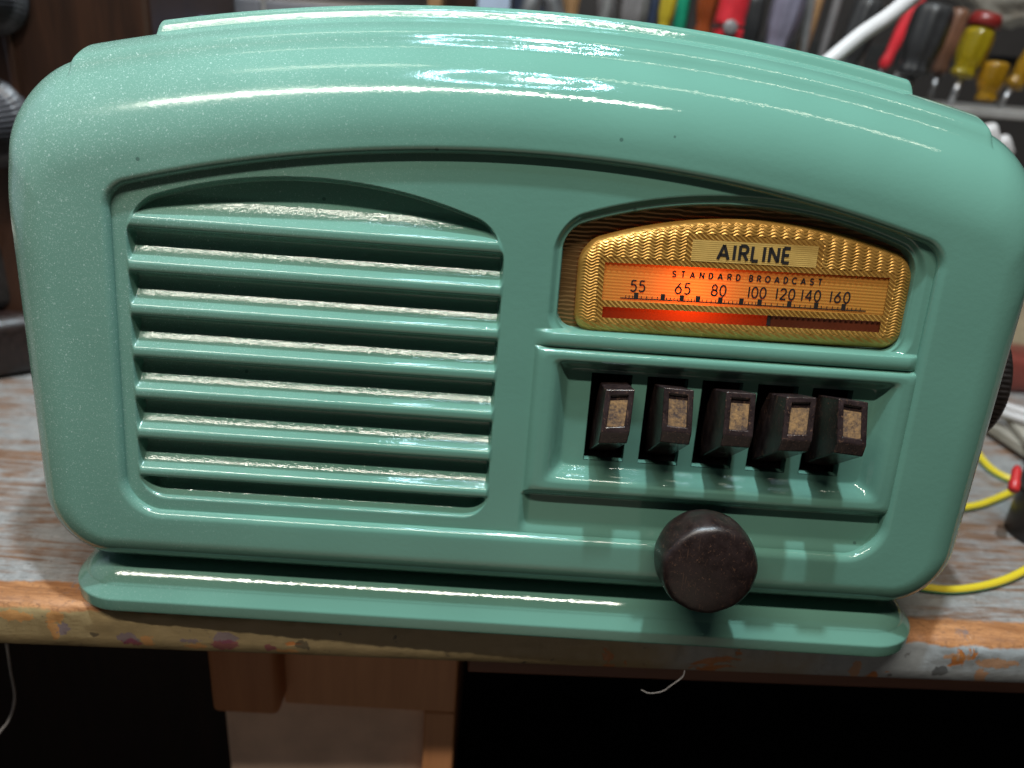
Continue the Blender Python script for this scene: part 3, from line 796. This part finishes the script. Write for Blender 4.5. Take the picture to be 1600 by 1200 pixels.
# ================================================================== THINGS ON THE BENCH AT THE RIGHT
def plain(name, color, rough=.5, **k): return simple(name, color, rough, **k)
n_ = NT('yellow_green_wire'); g_ = n_.node('NewGeometry').outputs['Normal']; sz_ = n_.node('SeparateXYZ', {0: g_}).outputs['Z']
nz_ = n_.noise(n_.obj(), 260, 2)
M['ygwire'] = n_.set(color=n_.mix(n_.ramp(n_.math('MULTIPLY_ADD', nz_, .15, sz_), [(.06, 0.0), (.14, 1.0)]), (.10, .42, .20), (.72, .56, .03)), rough=.4)
def wire(label, pts, r, mat, name='wire', cat='wire', z=2.0, group=None):
    P = [atZ(a, b, z) for a, b in pts]
    V, Fs = tube(spline(P, 10), r, 12)
    o = mk(name, V, Fs, mat); tag(o, label, cat, group); return o
wire('yellow and green earth wire lying nearest the bench front edge', [(1380, 905), (1450, 919), (1500, 921), (1555, 911), (1600, 892), (1650, 860), (1700, 810)], 1.75, M['ygwire'], group='yellow wires on the bench')
wire('yellow wire sweeping from behind the radio into the crossing of two wires', [(1440, 800), (1508, 793), (1550, 782), (1600, 757), (1660, 715)], 1.85, M['ygwire'], group='yellow wires on the bench')
wire('yellow wire dropping down beside the side knob towards the crossing', [(1500, 660), (1532, 715), (1562, 742), (1605, 757), (1660, 775)], 2.0, M['ygwire'], group='yellow wires on the bench')
b0 = atZ(1640, 850, 0)
jar = thing('round_pot', 'black round pot at the right edge among the yellow wires', 'pot', (b0[0], b0[1], 0))
M['blackp'] = plain('black_plastic', (.016, .016, .017), .35)
rP = np.linalg.norm(atZ(1640, 850, 0)-atZ(1592, 850, 0))
V, Fs = lathe([(rP*.96, .2), (rP, 1.5), (rP, 22), (rP*1.0, 23)], (b0[0], b0[1]+rP*.4, 0), (0, 0, 1), 48); mk('body', V, Fs, M['blackp'], jar)
V, Fs = lathe([(rP*.98, 23.2), (rP*1.03, 24), (rP*1.03, 30), (rP*.95, 31), (.05, 31.2)], (b0[0], b0[1]+rP*.4, 0), (0, 0, 1), 48); mk('lid', V, Fs, M['blackp'], jar)
M['redp'] = plain('red_plastic', (.55, .03, .03), .35)
A, B = atY(1583, 768, 60), atY(1592, 716, 72)
V, Fs = lathe([(1.6, 0), (2.4, 1), (2.4, 5), (2.0, 6), (2.0, 11), (1.2, 13)], A, B-A, 20); tag(mk('plug', V, Fs, M['redp']), 'small red insulated plug standing behind the black pot', 'plug')
M['greyp'] = plain('grey_beige_plastic', (.36, .33, .28), .5)
def slab(label, name, cat, a, b, z0, z1, half, mat, group=None, r=1.0):
    A, B = atZ(*a, z0), atZ(*b, z0); d = (B-A); L = np.linalg.norm(d); ang = math.atan2(d[1], d[0])
    V, Fs = bevel_box(0, L, -half, half, 0, z1-z0, r)
    c, s_ = math.cos(ang), math.sin(ang); X = V.copy(); X[:, 0] = V[:, 0]*c-V[:, 1]*s_+A[0]*MM; X[:, 1] = V[:, 0]*s_+V[:, 1]*c+A[1]*MM; X[:, 2] += z0*MM
    o = mk(name, X, Fs, mat, None, False); tag(o, label, cat, group); return o
slab('flat grey bar crossing the bench just under the side knob', 'plastic_bar', 'bar', (1500, 640), (1640, 735), 3, 9, 4.5, M['greyp'], 'grey bars beside the radio')
slab('thin grey bar slanting steeply behind the red clip', 'plastic_bar', 'bar', (1560, 640), (1640, 735), 9.5, 14, 3.4, M['greyp'], 'grey bars beside the radio')
M['whitep'] = plain('white_plastic', (.50, .48, .48), .45, var=.08)
for k, (a, b) in enumerate((((1520, 618), (1660, 664)), ((1520, 630), (1660, 676)))):
    P = [atZ(*a, 17), atZ((a[0]+b[0])/2, (a[1]+b[1])/2, 17.5), atZ(*b, 17)]
    V, Fs = tube(spline(P, 8), 2.6, 12); tag(mk('cable', V, Fs, M['whitep']), ['white cable lying upper of a pair beside the side knob', 'white cable lying lower of a pair above the grey bars'][k], 'cable', 'white cables beside the radio')
M['maroon'] = plain('maroon_enamel', (.17, .04, .03), .35)
A = atZ(1600, 640, 0)
V, Fs = bevel_box(A[0]-55, A[0]+80, A[1]+25, A[1]+60, 0, 27, 6, 3); tag(mk('tool_case', V, Fs, M['maroon'], None, True), 'maroon case lying on the bench behind the white cables', 'case')
M['beige'] = plain('beige_card', (.46, .38, .25), .7)
V, Fs = bevel_box(A[0]-70, A[0]+110, A[1]+90, A[1]+160, 0, 50, 2); tag(mk('carton', V, Fs, M['beige'], None, False), 'beige carton behind the maroon case at right', 'carton')
M['pinkp'] = plain('pink_white_paper', (.60, .47, .50), .6)
V, Fs = bevel_box(A[0]-60, A[0]+120, A[1]+180, A[1]+240, 0, 84, 2); tag(mk('box', V, Fs, M['pinkp'], None, False), 'pale pink and white box behind the beige carton', 'box')

# ================================================================== THE SHELF OF TOOLS BEHIND
SY = 300.0
shz = atY(1560, 172, SY-25)[2]
shelf = thing('tool_shelf', 'grey metal shelf behind the radio that the hand tools stand on', 'shelf', (100, SY, shz))
M['shelfm'] = simple('grey_shelf_metal', (.30, .29, .28), .5, .2, .15)
V, Fs = bevel_box(-60, 520, SY-25, SY+110, shz-5, shz, .8); mk('shelf_board', V, Fs, M['shelfm'], shelf, False)
for x in (-50, 500):
    V, Fs = bevel_box(x-6, x+6, SY+30, SY+100, 0, shz-5.2, 1); mk('leg', V, Fs, M['shelfm'], shelf, False)
V, Fs = bevel_box(-60, 520, SY+70, SY+73, shz+22, shz+34, .5); mk('rack_rail', V, Fs, M['black_void'], shelf, False)

GRP = 'hand tools standing on the shelf'
def colour(name, c, **k):
    if name not in M: M[name] = simple(name, c, k.pop('rough', .35), **k)
    return M[name]
def screwdriver(label, px, w_px, y_top, y_bot, mat, Y=SY, cap=None, flutes=8, lean=0.0, leany=.02, shank=True, cat='screwdriver', name='screwdriver', fl=.09, taper=.78):
    """handle standing on the shelf, blade down (or short stub); sizes taken from the picture at its own distance"""
    top, bot = atY(px, y_top, Y), atY(px, y_bot, Y)
    D = (bot-CAM) @ AX[2]; r = w_px/2*D/F_PX
    zt = top[2]; zb = max(bot[2], shz+.3)
    x = (atY(px, (y_top+y_bot)/2, Y))[0]
    base = np.array([x, Y, shz])
    t = thing(name, label, cat, base, GRP)
    dx = np.array([lean, leany, 1.0]); H = zt-zb
    o = base + dx*(zb-shz)
    pf = [(r*.42, 0), (r*.62, H*.02), (r*.80, H*.06), (r*taper, H*.12), (r*.66, H*.19), (r*.80, H*.28), (r*.97, H*.45), (r, H*.65), (r*.97, H*.85), (r*.92, H*.93), (r*.75, H*.98), (r*.4, H)]
    V, Fs = lathe(pf, o, dx, 64, lambda tt, f: 1 - fl*(.5+.5*np.cos(flutes*tt))*(1 if .08 < f < .8 else .2)); mk('handle', V, Fs, mat, t)
    if cap is not None:
        V, Fs = lathe([(r*.9, H+.1), (r*1.02, H+1), (r*1.0, H+5), (r*.85, H+8), (r*.3, H+9)], o, dx, 32); mk('cap', V, Fs, cap, t)
    if shank and zb > shz+4:
        V, Fs = lathe([(r*.22, -(zb-shz)+.2), (r*.22, -.2)], o, dx, 16); mk('shank', V, Fs, M['steel'], t)
    return t
yel = plastic_clear('clear_yellow_plastic', (.95, .70, .03), .75); amb = plastic_clear('clear_amber_plastic', (.95, .50, .03), .75); ramb = plastic_clear('clear_red_amber_plastic', (.45, .10, .03), .45)
redc = colour('red_cap', (.17, .014, .012)); redh = colour('red_handle', (.55, .025, .035)); blk = colour('black_handle', (.022, .022, .023), rough=.45); grn = colour('green_handle', (.01, .22, .12)); vio = colour('grey_violet_handle', (.16, .15, .20)); tan = colour('tan_wood_handle', (.30, .17, .08)); olv = colour('olive_handle', (.36, .27, .02)); brn = colour('brown_handle', (.13, .06, .035)); nav = colour('navy_handle', (.03, .04, .07)); gry = colour('grey_handle', (.16, .15, .15)); slv = colour('silver_handle', (.5, .49, .48), metal=.8)
T = [
 ('tan wooden handle with its narrow end down, leftmost above the radio', 898, 32, -60, 46, tan, 20, -.05, None),
 ('short steel tool between the tan handle and a grey handle', 930, 16, -30, 100, slv, 40, .16, None),
 ('dull grey wide handle left of the dark round handle', 955, 30, -40, 60, gry, 55, -.08, None),
 ('dark grey round handle with a shiny top beside the navy one', 988, 44, -15, 62, gry, 10, .02, None),
 ('slim navy handle left of the olive yellow handle', 1013, 13, -40, 120, nav, 15, .05, None),
 ('olive yellow handle beside the green handle', 1035, 26, -25, 54, olv, 0, .07, None),
 ('green handle beside the olive yellow one', 1060, 20, -60, 125, grn, 15, .03, None),
 ('slim black handle between the green and the red amber handles', 1079, 15, -50, 60, blk, 30, -.06, None),
 ('translucent red amber handle left of the bright red one', 1103, 36, -60, 62, ramb, 5, .03, None),
 ('black handle between the bright red and grey violet handles', 1174, 34, -10, 90, blk, 20, .0, None),
 ('grey violet fat handle, slightly slanted', 1214, 50, -45, 96, vio, -2, .12, None),
 ('tan handle right of the grey violet one', 1248, 17, -20, 150, tan, 25, .14, None),
 ('silver shank tool behind the white cable left of two', 1266, 13, -60, 150, slv, 10, -.05, None),
 ('silver grey tool beside a fat black handle', 1287, 13, -60, 150, gry, 35, .10, None),
 ('fat black handle behind the start of the white cable', 1322, 48, -10, 120, blk, 0, .20, None),
 ('thin steel tool with a bright tip behind the white cable', 1345, 9, 32, 150, slv, 18, .02, None),
 ('red handle behind the white cable beside the biggest black handle', 1384, 22, -40, 108, redh, 40, .30, None),
 ('slim steel blade beside the red handle and the biggest black one', 1397, 9, 40, 150, slv, 28, .30, None),
 ('biggest black handle, standing left of the brown one', 1434, 60, 2, 122, blk, -8, .12, None),
 ('brown translucent handle between big black and clear yellow handles', 1476, 32, 10, 118, brn, 18, .10, None),
 ('clear yellow handle with a dark red cap', 1507, 46, 40, 122, yel, -10, .16, redc),
 ('short clear amber handle right of the red capped one', 1548, 40, 95, 160, amb, -14, .02, None),
 ('clear orange handle at the right end of the shelf', 1582, 34, 45, 138, amb, 0, .42, None),
]
for lab, px, wpx, yt, yb, mt, dy, ln, cp in T: screwdriver(lab, px, wpx, yt, yb, mt, SY+dy, cp, lean=ln)
# pliers-like bright red handle with a grey rivet
p_t, p_b = atY(1150, -40, SY-12), atY(1140, 62, SY-12)
pz = thing('pliers', 'bright red tool handle with a round grey rivet', 'pliers', (p_b[0], SY-12, shz), GRP)
c_ = [atY(1138, 45, SY-12), atY(1146, 10, SY-12), atY(1156, -40, SY-12)]
V, Fs = tube(spline([np.array([p_b[0], SY-12, shz+.5])] + c_, 8), 9.2, 20); mk('handle', V, Fs, redh, pz)
rv = atY(1141, 43, SY-21.5); V, Fs = lathe([(4.4, -1), (4.4, .8), (3.6, 1.4), (.05, 1.6)], rv, (0, -1, .1), 32); mk('rivet', V, Fs, gry, pz)
# white cable rising behind the radio
P = [atY(1270, 118, 170), atY(1300, 92, 170), atY(1345, 55, 175), atY(1385, 28, 180), atY(1430, -8, 186), atY(1500, -60, 190)]
V, Fs = tube(spline(P, 8), 4.0, 16); tag(mk('cable', V, Fs, M['whitep']), 'thick white cable slanting up behind the top right of the radio', 'cable')
# pale plastic plugs hanging under the shelf at right
for k, (a, b, r_) in enumerate((((1548, 240), (1538, 196), 6.5), ((1572, 245), (1562, 214), 5.0))):
    A, B = atY(*a, 235), atY(*b, 235)
    V, Fs = lathe([(r_*.8, 0), (r_, 1.5), (r_, np.linalg.norm(B-A)-3), (r_*.85, np.linalg.norm(B-A)-.8), (r_*.3, np.linalg.norm(B-A))], A, B-A, 24)
    tag(mk('plug', V, Fs, M['whitep']), ['taller white plug peeping over the right shoulder of the radio', 'shorter white plug beside the taller one at the right shoulder'][k], 'plug', 'white plugs behind the radio')
# cream clutter top right
M['cream'] = plain('cream_cloth', (.42, .40, .35), .8)
A = atY(1590, 20, SY+60)
bm = bmesh.new(); bmesh.ops.create_icosphere(bm, subdivisions=4, radius=1)
for v in bm.verts:
    k = 1 + .35*mnoise.noise(v.co*2.2) + .15*mnoise.noise(v.co*6)
    v.co = Vector((A[0]+v.co.x*48*k, A[1]+v.co.y*20*k, A[2]+18+v.co.z*26*k))*MM
V = np.array([v.co[:] for v in bm.verts]); bm.verts.index_update(); Fs = [tuple(v.index for v in f.verts) for f in bm.faces]; bm.free()
tag(mk('cloth_bundle', V, Fs, M['cream']), 'crumpled cream cloth behind the tools at top right', 'cloth')

# ---- left behind: drawers, tray, uprights, and an old wooden set with its knobs
M['grey_dr'] = simple('grey_drawer', (.20, .19, .20), .5, 0, .15)
M['offwhite'] = simple('offwhite_frame', (.42, .38, .34), .6, 0, .15)
M['lavender'] = simple('lavender_plastic', (.24, .25, .36), .45, 0, .12)
M['navy'] = simple('navy_panel', (.020, .026, .045), .5)
M['paleblue'] = simple('pale_blue_box', (.36, .43, .55), .5, 0, .1)
YD = 330
x0, x1, x2 = atY(285, 10, YD)[0], atY(412, 10, YD)[0], atY(672, 10, YD)[0]
zt, zb = atY(500, 6, YD)[2], atY(500, 80, YD)[2]
dr = thing('drawer_cabinet', 'grey small parts drawer cabinet with an off white frame behind the radio', 'drawer cabinet', ((x0+x2)/2, YD+60, 0))
V, Fs = bevel_box(x0-4, x2+4, YD+3, YD+120, 0, zt+40, 1); mk('frame', V, Fs, M['offwhite'], dr, False)
for a, b in ((x0, x1-1.5), (x1+1.5, x2-2)):
    V, Fs = bevel_box(a, b, YD-4, YD+3.2, zb-10, zt, 1.5); d_ = mk('drawer', V, Fs, M['grey_dr'], dr, False)
    V, Fs = bevel_box((a+b)/2-12, (a+b)/2+12, YD-9, YD-4.2, (zt+zb)/2-10, (zt+zb)/2-4, 1.2); mk('handle', V, Fs, M['grey_dr'], d_, False)
for a, b in ((x0, x1-1.5), (x1+1.5, x2-2)):
    V, Fs = bevel_box(a, b, YD-4, YD+3.2, zt+10, zt+38, 1.5); mk('drawer', V, Fs, M['grey_dr'], dr, False)
A = atY(252, 14, 240); B = atY(460, 60, 240)
V, Fs = bevel_box(A[0], B[0], 240, 300, 0, A[2]-2, 1.5); o = mk('storage_tray', V, Fs, M['lavender'], None, False); tag(o, 'lavender grey plastic bin between the dark set and the drawers', 'bin')
A = atY(236, 10, 262); B = atY(268, 10, 262)
V, Fs = bevel_box(A[0], B[0], 302, 322, 0, A[2]+60, 1); tag(mk('post', V, Fs, M['navy'], None, False), 'narrow navy post behind the lavender bin', 'post')
A = atY(272, 10, 316); B = atY(290, 10, 316)
A = atY(668, 10, 300); B = atY(690, 10, 300)
V, Fs = bevel_box(A[0], B[0], 300, 322, 0, A[2]+60, 1); tag(mk('post', V, Fs, tan, None, False), 'tan wooden post right of the drawer cabinet', 'post')
A = atY(692, 10, 330); B = atY(742, 10, 330)
V, Fs = bevel_box(A[0], B[0], 330, 360, 0, A[2]+60, 1); tag(mk('board', V, Fs, M['darkwood'], None, False), 'dark brown board between tan post and pale blue box', 'board')
A = atY(746, 10, 290); B = atY(797, 10, 290)
V, Fs = bevel_box(A[0], B[0], 290, 330, 0, A[2]+30, 1.5); tag(mk('box', V, Fs, M['paleblue'], None, False), 'pale blue box standing behind the top middle of the radio', 'box')
A = atY(800, 10, 320); B = atY(880, 10, 320)
V, Fs = bevel_box(A[0], B[0], 335, 360, 0, A[2]+50, 1); tag(mk('panel', V, Fs, M['navy'], None, False), 'dark navy panel behind the crossed steel blades', 'panel')
for k, (a, b) in enumerate((((818, 40), (842, -20)), ((872, 40), (858, -20)))):
    A, B = atY(*a, 300), atY(*b, 300)
    V, Fs = lathe([(2, -40), (5.5, 0), (6.5, np.linalg.norm(B-A)*.6), (5, np.linalg.norm(B-A)+10)], A, B-A, 20)
    tag(mk('blade', V, Fs, M['steel']), ['left of two leaning steel blades behind the radio top', 'right of two leaning steel blades beside the tan handle'][k], 'blade', 'leaning steel blades')

YW = 175
set_ = thing('wooden_set', 'dark wooden cabinet with ribbed black knobs behind the left shoulder of the radio', 'cabinet', (-330, YW, 0))
xr = atY(236, 60, YW)[0]
V, Fs = bevel_box(xr-420, xr, YW, YW+130, 0, 330, 3); mk('case', V, Fs, M['darkwood'], set_, False)
xm = atY(16, 60, YW)[0]
V, Fs = bevel_box(xm-2.5, xm+1.5, YW-2.5, YW+1, 8, 322, .8); mk('moulding', V, Fs, M['darkwood'], set_, False)
def knob(px, py, r_px, L):
    A = atY(px, py, YW); r_ = r_px*((A-CAM) @ AX[2])/F_PX
    V, Fs = lathe([(r_*1.1, -.5), (r_*1.12, L*.12), (r_*.9, L*.2), (r_*.8, L*.3), (r_*.72, L*.9), (r_*.66, L), (.05, L*1.02)], A, (0, -1, 0), 240, lambda t, f: 1 + .03*np.cos(40*t)*(1 if .4 < f < .8 else 0))
    mk('knob', V, Fs, M['blackk'], set_)
M['blackk'] = simple('worn_black_knob', (.055, .052, .058), .4, 0, .3, 90)
knob(-12, 190, 62, 24); knob(-12, -8, 52, 22)
# dark bakelite instrument case resting on the bench at the far left
A = atZ(60, 590, 0)
inst = thing('instrument_case', 'dark brown bakelite case with a pale strip lying at far left on the bench', 'case', (A[0]-60, A[1]+30, 0))
V, Fs = bevel_box(-150, 20, -4, 60, 0.2, 36, 9, 4); 
ang = math.radians(38)
R3 = np.array([[math.cos(ang), -math.sin(ang), 0], [math.sin(ang), math.cos(ang), 0], [0, 0, 1]])
def place(V): return V @ R3.T + np.array([A[0]-14, A[1]-2, 0])*MM
mk('lower_body', place(V), Fs, M['bakelite'], inst)
V, Fs = bevel_box(-150, 14, 8, 60, 36.2, 78, 8, 4); mk('upper_body', place(V), Fs, M['side_knob'], inst)
V, Fs = bevel_box(-150, 12, 10, 60, 78.2, 84, 2, 2); mk('strip', place(V), Fs, M['offwhite'], inst)

# ================================================================== SETTING
def struct(name, VF, mat):
    o = mk(name, VF[0], VF[1], mat, None, False); o['kind'] = 'structure'; return o
struct('floor', bevel_box(-2500, 2500, -1500, 2000, -760, -740, 0), M['floor'])
struct('wall', bevel_box(-2500, 2500, 690, 720, -740, 1800, 0), M['wall'])
